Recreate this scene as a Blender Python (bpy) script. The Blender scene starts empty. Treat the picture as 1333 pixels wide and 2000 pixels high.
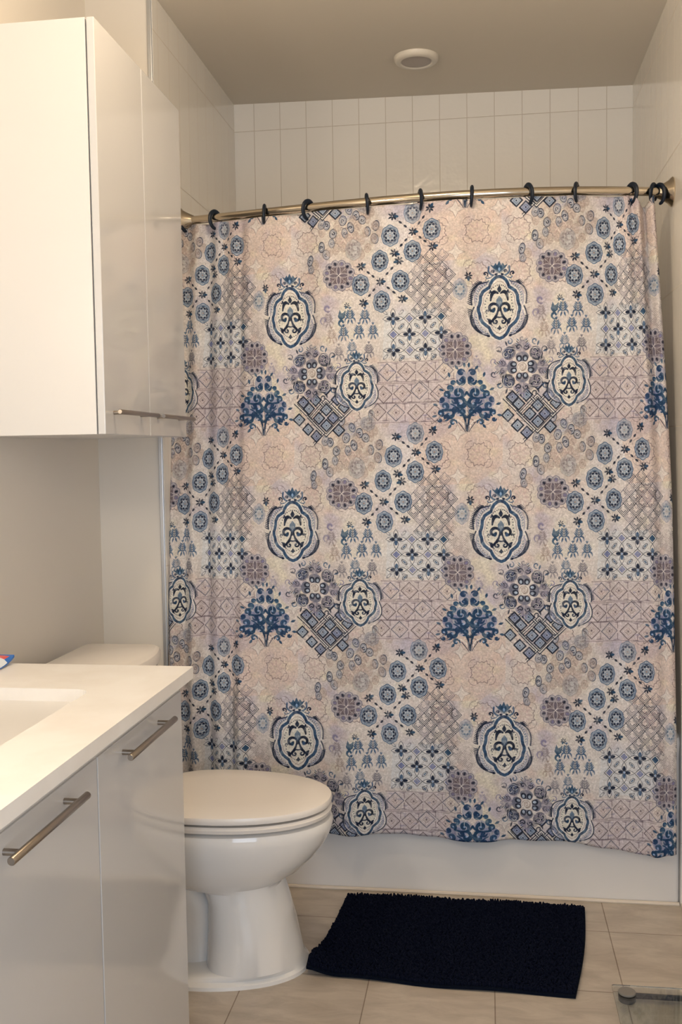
import bpy, bmesh, math, random
import numpy as np
from mathutils import Vector, Matrix
sc = bpy.context.scene
# ---------------------------------------------------------------- camera, light, exposure
cam_d = bpy.data.cameras.new('camera'); cam = bpy.data.objects.new('camera', cam_d); sc.collection.objects.link(cam); sc.camera = cam
YAW, PITCH, ROLL = .1444, -.0614, -.0154
fwd = Vector((-math.sin(YAW) * math.cos(PITCH), math.cos(YAW) * math.cos(PITCH), math.sin(PITCH)))
rgt = Vector((math.cos(YAW), math.sin(YAW), 0)); up = rgt.cross(fwd)
r2 = math.cos(ROLL) * rgt + math.sin(ROLL) * up; u2 = -math.sin(ROLL) * rgt + math.cos(ROLL) * up
cam.matrix_world = Matrix(((r2.x, u2.x, -fwd.x, .9697), (r2.y, u2.y, -fwd.y, -2.933), (r2.z, u2.z, -fwd.z, 1.3326), (0, 0, 0, 1)))
cam_d.sensor_fit = 'VERTICAL'; cam_d.sensor_height = 36; cam_d.lens = 36 * 1950.6 / 2000
cam_d.clip_start = .02
sc.view_settings.view_transform = 'Standard'; sc.view_settings.look = 'None'; sc.view_settings.gamma = 1; sc.view_settings.exposure = 0.2
w = bpy.data.worlds.new('world'); sc.world = w; w.use_nodes = True
w.node_tree.nodes['Background'].inputs[0].default_value = (.75, .82, 1, 1); w.node_tree.nodes['Background'].inputs[1].default_value = .3
def light(name, kind, loc, energy, col, size=.1, rot=(0, 0, 0), **k):
    d = bpy.data.lights.new(name, kind); d.energy = energy; d.color = col
    if kind == 'AREA':
        d.size = size; d.shape = k.get('shape', 'RECTANGLE')
        if 'sy' in k: d.size_y = k['sy']
        if 'spread' in k: d.spread = k['spread']
    else: d.shadow_soft_size = size
    if kind == 'SPOT': d.spot_size = k.get('cone', 2.2); d.spot_blend = k.get('blend', .8)
    o = bpy.data.objects.new(name, d); sc.collection.objects.link(o); o.location = loc; o.rotation_euler = rot
    return o
WARM = (1.0, .80, .57)
light('ceiling_globe', 'POINT', (.66, -.98, 2.56), 18, WARM, .06)
for k in range(3): light('vanity_bulb', 'POINT', (-.06, -1.85 - .2 * k, 1.74), 6.0, (1.0, .87, .70), .05)
light('doorway_daylight', 'AREA', (1.0, -3.55, 1.25), 24, (.74, .85, 1.0), .9, (math.radians(90), 0, 0), sy=2.0)

# ---------------------------------------------------------------- helpers
def mat(name, col=(.8, .8, .8), rough=.5, metal=0., **k):
    m = bpy.data.materials.new(name); m.use_nodes = True; b = m.node_tree.nodes['Principled BSDF']
    b.inputs['Base Color'].default_value = (*col, 1); b.inputs['Roughness'].default_value = rough; b.inputs['Metallic'].default_value = metal
    for kk, v in k.items(): b.inputs[kk].default_value = v
    return m
class N:
    def __init__(s, m): s.t = m.node_tree; s.b = s.t.nodes['Principled BSDF']
    def new(s, ty, **k):
        n = s.t.nodes.new(ty)
        for a, v in k.items():
            if a[0] == '_': n.inputs[a[1:].replace('_', ' ')].default_value = v
            else: setattr(n, a, v)
        return n
    def ln(s, a, b): s.t.links.new(a, b)
def noise_col(m, c1, c2, scale=6, vec=None, stretch=(1, 1, 1), detail=4, lo=.35, hi=.65):
    n = N(m); tc = n.new('ShaderNodeTexCoord'); mp = n.new('ShaderNodeMapping'); mp.inputs['Scale'].default_value = stretch
    ns = n.new('ShaderNodeTexNoise'); ns.inputs['Scale'].default_value = scale; ns.inputs['Detail'].default_value = detail
    cr = n.new('ShaderNodeValToRGB'); cr.color_ramp.elements[0].position = lo; cr.color_ramp.elements[1].position = hi
    cr.color_ramp.elements[0].color = (*c1, 1); cr.color_ramp.elements[1].color = (*c2, 1)
    n.ln(tc.outputs['Object'], mp.inputs[0]); n.ln(mp.outputs[0], ns.inputs['Vector']); n.ln(ns.outputs[0], cr.inputs[0]); n.ln(cr.outputs[0], n.b.inputs['Base Color'])
    return n, mp, cr
def bump(n, scale, strength, dist=.001, stretch=None, detail=2):
    tc = n.new('ShaderNodeTexCoord'); ns = n.new('ShaderNodeTexNoise'); ns.inputs['Scale'].default_value = scale; ns.inputs['Detail'].default_value = detail
    bp_ = n.new('ShaderNodeBump'); bp_.inputs['Strength'].default_value = strength; bp_.inputs['Distance'].default_value = dist
    n.ln(tc.outputs['Object'], ns.inputs['Vector']); n.ln(ns.outputs[0], bp_.inputs['Height']); n.ln(bp_.outputs[0], n.b.inputs['Normal'])
    return bp_
def tile_mat(name, ax, ox, oy, tw, th, c1, c2, grout, rough, mortar=.0014, wav=.35, wscale=14, streak=False):
    m = mat(name, c1, rough); n = N(m)
    tc = n.new('ShaderNodeTexCoord'); sp = n.new('ShaderNodeSeparateXYZ'); cb = n.new('ShaderNodeCombineXYZ'); n.ln(tc.outputs['Object'], sp.inputs[0])
    a, b = {'xz': (0, 2), 'yz': (1, 2), 'xy': (0, 1)}[ax]
    for i, (src, off) in enumerate(((a, ox), (b, oy))):
        s = n.new('ShaderNodeMath', operation='SUBTRACT'); s.inputs[1].default_value = off; n.ln(sp.outputs[src], s.inputs[0]); n.ln(s.outputs[0], cb.inputs[i])
    br = n.new('ShaderNodeTexBrick', offset=0., squash=1.)
    for kk, v in (('Scale', 1.), ('Mortar Size', mortar), ('Mortar Smooth', .3), ('Brick Width', tw), ('Row Height', th), ('Bias', 0.)): br.inputs[kk].default_value = v
    br.inputs['Color1'].default_value = (*c1, 1); br.inputs['Color2'].default_value = (*c2, 1); br.inputs['Mortar'].default_value = (*grout, 1)
    n.ln(cb.outputs[0], br.inputs['Vector'])
    if streak:
        mp = n.new('ShaderNodeMapping'); mp.inputs['Scale'].default_value = (3, 9, 3); mp.inputs['Rotation'].default_value = (0, 0, .9); n.ln(tc.outputs['Object'], mp.inputs[0])
        ns = n.new('ShaderNodeTexNoise'); ns.inputs['Scale'].default_value = 2.2; ns.inputs['Detail'].default_value = 8; ns.inputs['Roughness'].default_value = .65; ns.inputs['Distortion'].default_value = .6
        n.ln(mp.outputs[0], ns.inputs['Vector'])
        cr = n.new('ShaderNodeValToRGB'); cr.color_ramp.elements[0].position = .36; cr.color_ramp.elements[1].position = .66
        cr.color_ramp.elements[0].color = (.80, .78, .76, 1); cr.color_ramp.elements[1].color = (1.08, 1.08, 1.07, 1); n.ln(ns.outputs[0], cr.inputs[0])
        mx = n.new('ShaderNodeMix', data_type='RGBA', blend_type='MULTIPLY'); mx.inputs['Factor'].default_value = 1
        n.ln(br.outputs['Color'], mx.inputs['A']); n.ln(cr.outputs[0], mx.inputs['B']); n.ln(mx.outputs['Result'], n.b.inputs['Base Color'])
    else: n.ln(br.outputs['Color'], n.b.inputs['Base Color'])
    ns2 = n.new('ShaderNodeTexNoise'); ns2.inputs['Scale'].default_value = wscale; ns2.inputs['Detail'].default_value = 2; n.ln(tc.outputs['Object'], ns2.inputs['Vector'])
    b1 = n.new('ShaderNodeBump'); b1.inputs['Strength'].default_value = wav; b1.inputs['Distance'].default_value = .002; n.ln(ns2.outputs[0], b1.inputs['Height'])
    b2 = n.new('ShaderNodeBump', invert=True); b2.inputs['Strength'].default_value = .7; b2.inputs['Distance'].default_value = .001
    n.ln(br.outputs['Fac'], b2.inputs['Height']); n.ln(b1.outputs[0], b2.inputs['Normal']); n.ln(b2.outputs[0], n.b.inputs['Normal'])
    mr = n.new('ShaderNodeMapRange'); mr.inputs['To Min'].default_value = rough; mr.inputs['To Max'].default_value = .7; n.ln(br.outputs['Fac'], mr.inputs[0]); n.ln(mr.outputs[0], n.b.inputs['Roughness'])
    return m
def link(name, bm, m, parent=None, smooth=True, loc=None):
    bmesh.ops.recalc_face_normals(bm, faces=bm.faces)
    me = bpy.data.meshes.new(name); bm.to_mesh(me); bm.free()
    if isinstance(m, (list, tuple)):
        for q in m: me.materials.append(q)
    else: me.materials.append(m)
    if smooth:
        for p in me.polygons: p.use_smooth = True
    o = bpy.data.objects.new(name, me); sc.collection.objects.link(o)
    if parent: o.parent = parent
    if loc: o.location = loc
    if smooth:
        try: me.set_sharp_from_angle(angle=math.radians(38))
        except Exception: pass
    return o
def box(bm, x0, x1, y0, y1, z0, z1, bev=0., seg=2):
    b = bmesh.new(); bmesh.ops.create_cube(b, size=1)
    for v in b.verts: v.co = Vector(((x0 + x1) / 2 + v.co.x * (x1 - x0), (y0 + y1) / 2 + v.co.y * (y1 - y0), (z0 + z1) / 2 + v.co.z * (z1 - z0)))
    if bev: bmesh.ops.bevel(b, geom=b.edges[:], offset=bev, segments=seg, affect='EDGES', profile=.5)
    me = bpy.data.meshes.new('t'); b.to_mesh(me); b.free(); bm.from_mesh(me); bpy.data.meshes.remove(me)
def tube(bm, pts, r, n=16, cap=True, flat=1.):
    pts = [Vector(p) for p in pts]; rs = r if isinstance(r, (list, tuple)) else [r] * len(pts)
    rings = []; prev = None
    for i, p in enumerate(pts):
        t = (pts[min(i + 1, len(pts) - 1)] - pts[max(i - 1, 0)]).normalized()
        a = prev if prev is not None else (Vector((0, 0, 1)) if abs(t.z) < .9 else Vector((1, 0, 0)))
        a = (a - t * a.dot(t)).normalized(); prev = a; b = t.cross(a)
        rings.append([bm.verts.new(p + (a * math.cos(2 * math.pi * k / n) + b * math.sin(2 * math.pi * k / n) * flat) * rs[i]) for k in range(n)])
    for i in range(len(rings) - 1):
        for k in range(n): bm.faces.new((rings[i][k], rings[i][(k + 1) % n], rings[i + 1][(k + 1) % n], rings[i + 1][k]))
    if cap: bm.faces.new(rings[0][::-1]); bm.faces.new(rings[-1])
def lathe(bm, prof, c, axis='z', n=48):
    rings = []
    for r, h in prof:
        ring = []
        for k in range(n):
            a = 2 * math.pi * k / n; q = {'z': (r * math.cos(a), r * math.sin(a), h), 'x': (h, r * math.cos(a), r * math.sin(a)), 'y': (r * math.cos(a), h, r * math.sin(a))}[axis]
            ring.append(bm.verts.new(Vector(c) + Vector(q)))
        rings.append(ring)
    for i in range(len(rings) - 1):
        for k in range(n): bm.faces.new((rings[i][k], rings[i][(k + 1) % n], rings[i + 1][(k + 1) % n], rings[i + 1][k]))
    bm.faces.new(rings[0][::-1]); bm.faces.new(rings[-1])
def loft(bm, secs, cap0=True, cap1=True):
    rings = [[bm.verts.new(p) for p in s] for s in secs]; n = len(rings[0])
    for i in range(len(rings) - 1):
        for k in range(n): bm.faces.new((rings[i][k], rings[i][(k + 1) % n], rings[i + 1][(k + 1) % n], rings[i + 1][k]))
    if cap0: bm.faces.new(rings[0][::-1])
    if cap1: bm.faces.new(rings[-1])
def rrect(x0, x1, y0, y1, r, z, n=6):
    P = []
    for cx, cy, a0 in ((x1 - r, y1 - r, 0), (x0 + r, y1 - r, 90), (x0 + r, y0 + r, 180), (x1 - r, y0 + r, 270)):
        for i in range(n + 1):
            a = math.radians(a0 + 90 * i / n); P.append((cx + r * math.cos(a), cy + r * math.sin(a), z))
    return P
def tag(o, label, cat, group=None):
    o['label'] = label; o['category'] = cat
    if group: o['group'] = group
    return o
def empty(name, loc, label, cat, group=None):
    o = bpy.data.objects.new(name, None); sc.collection.objects.link(o); o.location = loc; o.empty_display_size = .1
    return tag(o, label, cat, group)
def part(name, bm, m, parent, smooth=True):                       # geometry given in world space, re-based on its parent
    o = link(name, bm, m, None, smooth); off = Vector((0, 0, 0)); p = parent
    while p: off += p.location; p = p.parent
    o.data.transform(Matrix.Translation(-off)); o.parent = parent
    return o
def struct(name, bm, m, smooth=False):
    o = link(name, bm, m, None, smooth); o['kind'] = 'structure'; return o
def copy_tree(o, parent=None):
    c = o.copy(); sc.collection.objects.link(c)
    if parent: c.parent = parent
    for ch in list(o.children): copy_tree(ch, c)
    return c
# ---------- printed fabric pattern, drawn stroke by stroke into one repeat ----------
PW, PH, PS = 412, 431, 3                      # repeat size in pattern units, pixels per unit
TW, TH = PW * PS, PH * PS
rng = np.random.RandomState(7)
def soft_noise(scale, seed):
    r = np.random.RandomState(seed).randn(TH, TW)
    fy = np.fft.fftfreq(TH)[:, None]; fx = np.fft.fftfreq(TW)[None, :]
    k = np.exp(-((fy ** 2 + fx ** 2) * (scale * PS) ** 2) * 6)
    n = np.real(np.fft.ifft2(np.fft.fft2(r) * k)); n -= n.mean()
    return n / (n.std() + 1e-9)
INKW = np.clip(0.88 + 0.13 * soft_noise(4.5, 11) + .05 * soft_noise(1.0, 12), .4, 1.0)   # uneven ink
NAVY = (.04, .09, .18); BLUE = (.06, .21, .33); TEAL = (.08, .22, .33); SLATE = (.19, .30, .42)
GREY = (.36, .34, .38); TAUPE = (.40, .33, .33); TAN = (.56, .45, .39); LILAC = (.48, .44, .55)
CREAM = (.88, .82, .76); PALEB = (.62, .70, .80); CHAR = (.09, .12, .18)
CV = np.zeros((TH, TW, 3)); CV[:] = (.82, .745, .69)
def base_wash():
    global CV
    for (c, sc, sd, a, t) in (((.84, .76, .70), 26, 1, .9, .0), ((.84, .68, .60), 14, 2, .38, .6), ((.70, .64, .68), 22, 3, .55, .6),
                              ((.86, .79, .66), 16, 4, .6, .5), ((.64, .56, .56), 8, 5, .18, .9)):
        m = np.clip((soft_noise(sc, sd) - t) * .8, 0, 1)[..., None] * a
        CV = CV * (1 - m) + np.array(c) * m
def _win(x0, y0, x1, y1):
    X0 = int((x0 + PW / 2) * PS) - 2; X1 = int((x1 + PW / 2) * PS) + 3
    Y0 = int((y0 + PH / 2) * PS) - 2; Y1 = int((y1 + PH / 2) * PS) + 3
    xs = np.arange(X0, X1); ys = np.arange(Y0, Y1)
    gx, gy = np.meshgrid((xs + .5) / PS - PW / 2, (ys + .5) / PS - PH / 2)
    return np.ix_(ys % TH, xs % TW), gx, gy
def _blend(ix, cov, col, a):
    m = (np.clip(cov, 0, 1) * a * INKW[ix])[..., None]
    CV[ix] = CV[ix] * (1 - m) + np.array(col) * m
def stroke(pts, w, col, a=1., taper=None, close=False):
    p = np.array(pts, float)
    if close: p = np.vstack([p, p[:1]])
    ws = np.full(len(p), w / 2.) if taper is None else np.interp(np.linspace(0, 1, len(p)), np.linspace(0, 1, len(taper)), np.array(taper) * w / 2)
    mw = ws.max() + .5
    ix, gx, gy = _win(p[:, 0].min() - mw, p[:, 1].min() - mw, p[:, 0].max() + mw, p[:, 1].max() + mw)
    d = np.full(gx.shape, 1e9)
    for i in range(len(p) - 1):
        a0, b0 = p[i], p[i + 1]; ab = b0 - a0; L = ab @ ab + 1e-12
        t = np.clip(((gx - a0[0]) * ab[0] + (gy - a0[1]) * ab[1]) / L, 0, 1)
        dd = np.hypot(gx - a0[0] - t * ab[0], gy - a0[1] - t * ab[1]) - (ws[i] + (ws[i + 1] - ws[i]) * t)
        np.minimum(d, dd, out=d)
    _blend(ix, .5 - d * PS * .8, col, a)
def fill(pts, col, a=1.):
    p = np.array(pts, float)
    ix, gx, gy = _win(p[:, 0].min(), p[:, 1].min(), p[:, 0].max(), p[:, 1].max())
    acc = np.zeros(gx.shape)
    for ox, oy in ((-.12, -.05), (.05, -.12), (.12, .05), (-.05, .12)):
        ins = np.zeros(gx.shape, bool); X = gx + ox; Y = gy + oy
        for i in range(len(p)):
            x1, y1 = p[i]; x2, y2 = p[(i + 1) % len(p)]
            if y1 == y2: continue
            c = ((y1 > Y) != (y2 > Y)) & (X < (x2 - x1) * (Y - y1) / (y2 - y1) + x1)
            ins ^= c
        acc += ins * .25
    _blend(ix, acc, col, a)
def ell(cx, cy, rx, ry, col, a=1., rot=0., ring=0.):
    r = max(rx, ry) + 1
    ix, gx, gy = _win(cx - r, cy - r, cx + r, cy + r)
    c, s = math.cos(rot), math.sin(rot); X = (gx - cx) * c + (gy - cy) * s; Y = -(gx - cx) * s + (gy - cy) * c
    k = np.hypot(X / rx, Y / ry); d = (k - 1) * min(rx, ry)
    if ring: d = np.abs(d) - ring / 2
    _blend(ix, .5 - d * PS * .8, col, a)
def glow(cx, cy, rx, ry, col, a):
    ix, gx, gy = _win(cx - rx * 1.4, cy - ry * 1.4, cx + rx * 1.4, cy + ry * 1.4)
    k = np.hypot((gx - cx) / rx, (gy - cy) / ry); _blend(ix, np.clip((1.25 - k) * 2, 0, 1), col, a)
def polar(cx, cy, f, n=72, sx=1., sy=1.):
    return [(cx + sx * f(t) * math.sin(t), cy - sy * f(t) * math.cos(t)) for t in (2 * math.pi * i / n for i in range(n))]
def spiral(cx, cy, r, a0, turns, n=16, k=.15):
    return [(cx + r * (1 - (1 - k) * i / n) * math.cos(a0 + turns * 2 * math.pi * i / n), cy + r * (1 - (1 - k) * i / n) * math.sin(a0 + turns * 2 * math.pi * i / n)) for i in range(n + 1)]
def bez(p0, p1, p2, n=8):
    return [((1 - t) ** 2 * p0[0] + 2 * t * (1 - t) * p1[0] + t * t * p2[0], (1 - t) ** 2 * p0[1] + 2 * t * (1 - t) * p1[1] + t * t * p2[1]) for t in (i / n for i in range(n + 1))]
def leaf(x, y, L, ang, w, col, a=1.):
    stroke([(x + L * t * math.cos(ang), y + L * t * math.sin(ang)) for t in (0, .25, .5, .75, 1)], w, col, a, taper=(.3, .8, 1, .7, .1))

def m_big(cx, cy, S=1., seed=0):              # ogee medallion with crown, scroll heart and toothed frame
    T = lambda x, y: (cx + x * S, cy + y * S)
    oh = [(0, -60), (7, -58), (13, -53), (17, -46), (19.5, -39), (25, -36), (32, -31), (36.5, -22), (37, -13), (38.5, -6), (41, 0), (41, 7), (38.5, 14), (37.5, 22), (33, 30), (26, 36), (20, 41), (17.5, 48), (13, 55), (7, 60)]
    ogee = oh + [(0, 63)] + [(-x, y) for x, y in oh[:0:-1]]
    body = lambda k: [T(x * k, y * k) for x, y in ogee]
    for s in (-1, 1):                        # the two side lobes, above and below the waist
        fill([T(s * x, y) for x, y in ((22, -50), (34, -46), (44, -36), (50, -20), (49, -4), (46, 0), (52, 14), (51, 28), (44, 42), (34, 52), (22, 54), (24, 0))], (.72, .70, .72), .55)
        up = bez((20, -50), (60, -46), (51, -5), 12); lo = bez((47, 0), (68, 42), (20, 57), 12)
        for arc in (up, lo):
            stroke([T(s * x, y) for x, y in arc], 5.0 * S, CREAM, 1)
            stroke([T(s * (x + 2.6), y) for x, y in arc], 2.6 * S, NAVY, .95 if s < 0 else .8)
            stroke([T(s * (x - 4), y) for x, y in arc], 1.5 * S, LILAC, .7)
            for i, (x, y) in enumerate(arc[1:-1]):
                stroke([T(s * (x - 10), y + 2), T(s * (x - 6.5), y - .5)], 1.4 * S, SLATE, .7)
                ell(*T(s * (x - 12), y), 1.3 * S, 1.3 * S, TAUPE, .7)
        nt = 34
        for i in range(nt):                  # teeth
            t = i / (nt - 1); ang = math.radians(-62 + 124 * t)
            x = 53.5 * math.cos(ang) ** .62; y = 57 * math.sin(ang)
            if s > 0 and 3 < i < 22 and S > .9: col, al = TAUPE, .35
            elif s > 0 and S < .9 and i > 14: continue
            elif s < 0 and S < .9 and (i < 9 or i > 25): continue
            else: col, al = NAVY, .95
            if abs(t - .5) < .02: continue
            stroke([T(s * (x + 1), y), T(s * (x + 5), y - .8), T(s * (x + 9), y - 3)], 2.1 * S, col, al, taper=(1.3, 1, .4))
        for (sx, sy, r, a0, tn) in ((20, -50, 4.5, 1.2, .8), (22, 56, 4.5, -1.2, -.8), (27, -66, 5.5, 2.2, .85), (12, -70, 4, .5, -.8)):
            stroke([T(s * x, y) for x, y in spiral(sx, sy, r, a0, tn)], 3 * S, NAVY if sy < -60 or sy > 0 else BLUE, .95, taper=(.5, 1, 1.2))
        stroke([T(s * x, y) for x, y in bez((10, -62), (24, -66), (20, -80), 8)], 3.4 * S, SLATE, .9)
        stroke([T(s * x, y) for x, y in bez((4, -66), (24, -52), (26, -60), 8)], 2.2 * S, SLATE, .8)
    stroke(body(1.0), 11.5 * S, CREAM, .9, close=True)
    stroke(body(1.0), 6.2 * S, SLATE if S > .9 else (.30, .36, .42), .95, close=True)
    bb = body(1.0)
    for i in range(len(bb)):
        for t in (0, .25, .5, .75):
            a_, b_2 = bb[i], bb[(i + 1) % len(bb)]; X_, Y_ = a_[0] + (b_2[0] - a_[0]) * t, a_[1] + (b_2[1] - a_[1]) * t
            nx, ny = (X_ - cx), (Y_ - cy); q_ = math.hypot(nx, ny)
            stroke([(X_ - nx / q_ * 2.6 * S, Y_ - ny / q_ * 2.6 * S), (X_ + nx / q_ * 2.6 * S, Y_ + ny / q_ * 2.6 * S)], 1.2 * S, BLUE if i % 3 else NAVY, .75)
    fill(body(.91), CREAM, .95)
    stroke(body(.84), 1.2 * S, TAN, .8, close=True)
    b2 = body(.78)
    fill(b2, (.86, .80, .71), .9)
    for i in range(44):                      # dots around the heart
        t = 2 * math.pi * i / 44
        x, y = 27 * math.sin(t), -43 * math.cos(t)
        ell(*T(x * (1 + .05 * math.sin(8 * t)), y), 1.15 * S, 1.15 * S, NAVY, .8)
    for i in range(36):
        t = 2 * math.pi * i / 36; q = body(1.0)[int(i * 24 / 36)]
        ell(q[0], q[1], .8 * S, .8 * S, PALEB, .15)
    for s in (-1, 1):                        # scrolls
        stroke([T(s * x, y) for x, y in spiral(12.5, 3, 12, 2.7, 1.05, 26, .22)], 5.0 * S, CHAR if s > 0 else NAVY, 1, taper=(.6, 1.2, 1, .8))
        stroke([T(s * x, y) for x, y in bez((2.5, 2), (3, 20), (19, 31), 12)], 5.0 * S, NAVY, 1, taper=(.4, 1, .9))
        stroke([T(s * x, y) for x, y in bez((17, 31), (10, 18), (1, 21), 8)], 3.2 * S, NAVY, .95)
        fill([T(s * x, y) for x, y in ((17, 24), (24, 22), (20, 34), (14, 36))], NAVY, .9)
        stroke([T(s * x, y) for x, y in spiral(7.5, 29, 6.2, -1.5, .95, 16, .25)], 3.4 * S, NAVY, 1)
        stroke([T(s * x, y) for x, y in bez((3, -27), (15, -36), (17, -13), 12)], 6.5 * S, NAVY if s < 0 else CHAR, .97, taper=(.5, 1.1, 1, .5))
        stroke([T(s * x, y) for x, y in spiral(9, -21, 3.6, 2.6, -.8)], 1.6 * S, CREAM, .8)
        fill([T(s * x, y) for x, y in ((14, -30), (18, -35), (20, -26))], NAVY, .9)
        stroke([T(s * x, y) for x, y in spiral(23, 8, 3.4, .5, -.8)], 2 * S, NAVY, .9)
        ell(*T(s * 12, 7), 3.6 * S, 4.4 * S, BLUE if s < 0 else SLATE, .9)
        ell(*T(s * 12, 26), 2 * S, 1.6 * S, NAVY, .9)
    fill([T(x, y) for x, y in ((0, -22), (6, -14), (6, -6), (0, 4), (-6, -6), (-6, -14))], SLATE, .75)
    fill([T(x, y) for x, y in ((0, -43), (4.5, -35), (2.5, -30), (0, -28), (-2.5, -30), (-4.5, -35))], NAVY, 1)
    fill([T(x, y) for x, y in ((0, 36), (4, 43), (0, 47), (-4, 43))], NAVY, .95)
    # crown tulip
    for s in (-1, 1):
        fill([T(s * x, y) for x, y in ((0, -66), (9, -71), (17, -84), (11, -81), (7, -87), (0, -76))], TEAL, .9)
        stroke([T(s * x, y) for x, y in bez((1, -68), (9, -72), (15, -80), 8)], 1.1 * S, CREAM, .8)
        ell(*T(s * 6, -64), 3 * S, 2.2 * S, NAVY, .9)
    fill([T(x, y) for x, y in ((0, -68), (6, -78), (0, -91), (-6, -78))], BLUE, .85)
    ell(*T(0, -74), 2.3 * S, 4 * S, PALEB, .8)

def m_round(cx, cy, rx=17.5, ry=20, a=1., c1=NAVY, c2=SLATE):
    f = lambda t: 1 + .035 * math.cos(8 * t) + .05 * math.cos(2 * t) ** 3
    fill(polar(cx, cy, f, 64, rx, ry), (.52, .57, .62), .85 * a)
    stroke(polar(cx, cy, f, 64, rx, ry), 1.3, c2, .95 * a, close=True)
    stroke(polar(cx, cy, f, 64, rx * .86, ry * .86), .7, CREAM, .8 * a, close=True)
    n = 24
    for i in range(n):
        t = 2 * math.pi * i / n
        ell(cx + rx * .80 * math.sin(t), cy - ry * .80 * math.cos(t), 1.35, 1.35, c2, .9 * a, ring=.75)
    stroke(polar(cx, cy, lambda t: 1 + .10 * math.cos(8 * t), 64, rx * .60, ry * .60), 4.0, c1, .75 * a, close=True)
    stroke(polar(cx, cy, lambda t: 1 + .12 * math.cos(8 * t + 3.14), 64, rx * .60, ry * .60), 1.0, CREAM, .75 * a, close=True)
    for i in range(8):
        t = 2 * math.pi * (i + .5) / 8
        ell(cx + rx * .52 * math.sin(t), cy - ry * .52 * math.cos(t), 2.5, 1.7, c1, .9 * a, rot=t)
        t = 2 * math.pi * i / 8
        ell(cx + rx * .32 * math.sin(t), cy - ry * .32 * math.cos(t), 1.1, 2.0, CREAM, .65 * a, rot=t)
    ell(cx, cy, 2.2, 2.2, TAN, .7 * a); ell(cx, cy, 4.2, 4.2, c2, .7 * a, ring=.8)

def m_leafs(cx, cy, ang, S=1., a=1.):
    for k, (da, L, w) in enumerate(((0, 11, 7), (.75, 9, 4.5), (-.75, 9, 4.5), (1.7, 8, 4), (-1.7, 8, 4), (2.6, 9, 4), (-2.6, 9, 4))):
        leaf(cx + 1.5 * math.cos(ang + da), cy + 1.5 * math.sin(ang + da), L * S, ang + da, w * S, BLUE if k == 0 else CHAR, .95 * a)
def chain(p, q, n=2):
    p = np.array(p, float); q = np.array(q, float); d = q - p; ang = math.atan2(d[1], d[0])
    s = p + d * .25; e = p + d * .75
    stroke([s, e], .8, TAUPE, .7)
    for i in range(n):
        c = s + (e - s) * (i + .5) / n
        ell(c[0], c[1], 3.6, 2.1, CHAR, .95, rot=ang)
    for t in (.2, .8):
        c = p + d * t; nrm = np.array([-d[1], d[0]]) / np.hypot(*d)
        stroke([c - nrm * 4, c + d / np.hypot(*d) * 3, c + nrm * 4], .7, TAUPE, .6)

def m_palm(cx, cy, S=1., col=SLATE, a=.85):
    stroke([(cx, cy - 14 * S), (cx, cy + 6 * S)], 1.5, CHAR if a > .6 else col, a, taper=(.4, 1, 1))
    for i in range(4):
        y = cy - 10 * S + i * 4.6 * S; L = (5 + i * 2.2) * S
        for s in (-1, 1):
            leaf(cx + s * 1.2, y + 3 * S, L * 1.15, math.atan2(-1.15, s * 1.0), 3.3 * S, col, a)
    for s in (-1, 1):
        stroke([(cx + s * x * S, cy + y * S) for x, y in bez((1, 6), (10, 2), (10, 13), 7)], 3.0 * S, col, a, taper=(.5, 1, .9, .3))
        leaf(cx + s * 1.5 * S, cy + 7 * S, 11 * S, math.atan2(1, s * .35), 3.2 * S, col, a)
    for s in (-1, 0, 1): leaf(cx, cy - 13 * S, 5 * S, -math.pi / 2 + s * .6, 2 * S, col, a)

def m_rosette(cx, cy, rx=32, ry=32, seed=0):   # lacy taupe rosette
    n = 12
    for i in range(n):
        t = 2 * math.pi * (i + .5) / n; x, y = cx + rx * .76 * math.sin(t), cy - ry * .76 * math.cos(t)
        ell(x, y, 8.3, 8.3, (.47, .44, .48), .9); 
    ell(cx, cy, rx * .78, ry * .8, (.52, .46, .48), .95)
    for i in range(n):
        t = 2 * math.pi * (i + .5) / n; x, y = cx + rx * .76 * math.sin(t), cy - ry * .76 * math.cos(t)
        ell(x, y, 5.6, 5.6, CREAM, .8, ring=1.1)
        ell(x, y, 2.3, 3.4, CHAR if (i * 5 + seed) % 3 else LILAC, .95, rot=t)
    q = rx * .5
    fill([(cx - q, cy - q), (cx + q, cy - q), (cx + q, cy + q), (cx - q, cy + q)], TAUPE, .85)
    for k in range(-5, 6, 2): stroke([(cx + k * q / 6, cy - q), (cx + k * q / 6, cy + q)], .5, (.62, .56, .56), .6)
    for i in range(4):
        t = math.pi / 2 * i; d = (math.sin(t), -math.cos(t)); nn = (d[1], -d[0]); R = (ry if i % 2 == 0 else rx) * .62
        pet = bez((cx, cy), (cx + d[0] * R * .5 + nn[0] * 9, cy + d[1] * R * .5 + nn[1] * 9), (cx + d[0] * R, cy + d[1] * R)) + bez((cx + d[0] * R, cy + d[1] * R), (cx + d[0] * R * .5 - nn[0] * 9, cy + d[1] * R * .5 - nn[1] * 9), (cx, cy))
        fill(pet, (.50, .44, .46), .9); stroke(pet, 1., CREAM, .85)
        stroke([(cx + d[0] * 2, cy + d[1] * 2), (cx + d[0] * R * .8, cy + d[1] * R * .8)], .8, CHAR, .6)
        t += math.pi / 4; d = (math.sin(t), -math.cos(t))
        stroke([(cx + d[0] * 5, cy + d[1] * 5), (cx + d[0] * q * 1.3, cy + d[1] * q * 1.3)], .9, CREAM, .7)
        stroke(spiral(cx + d[0] * q * 1.1, cy + d[1] * q * 1.1, 3, t, .8), .8, CREAM, .7)

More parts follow.
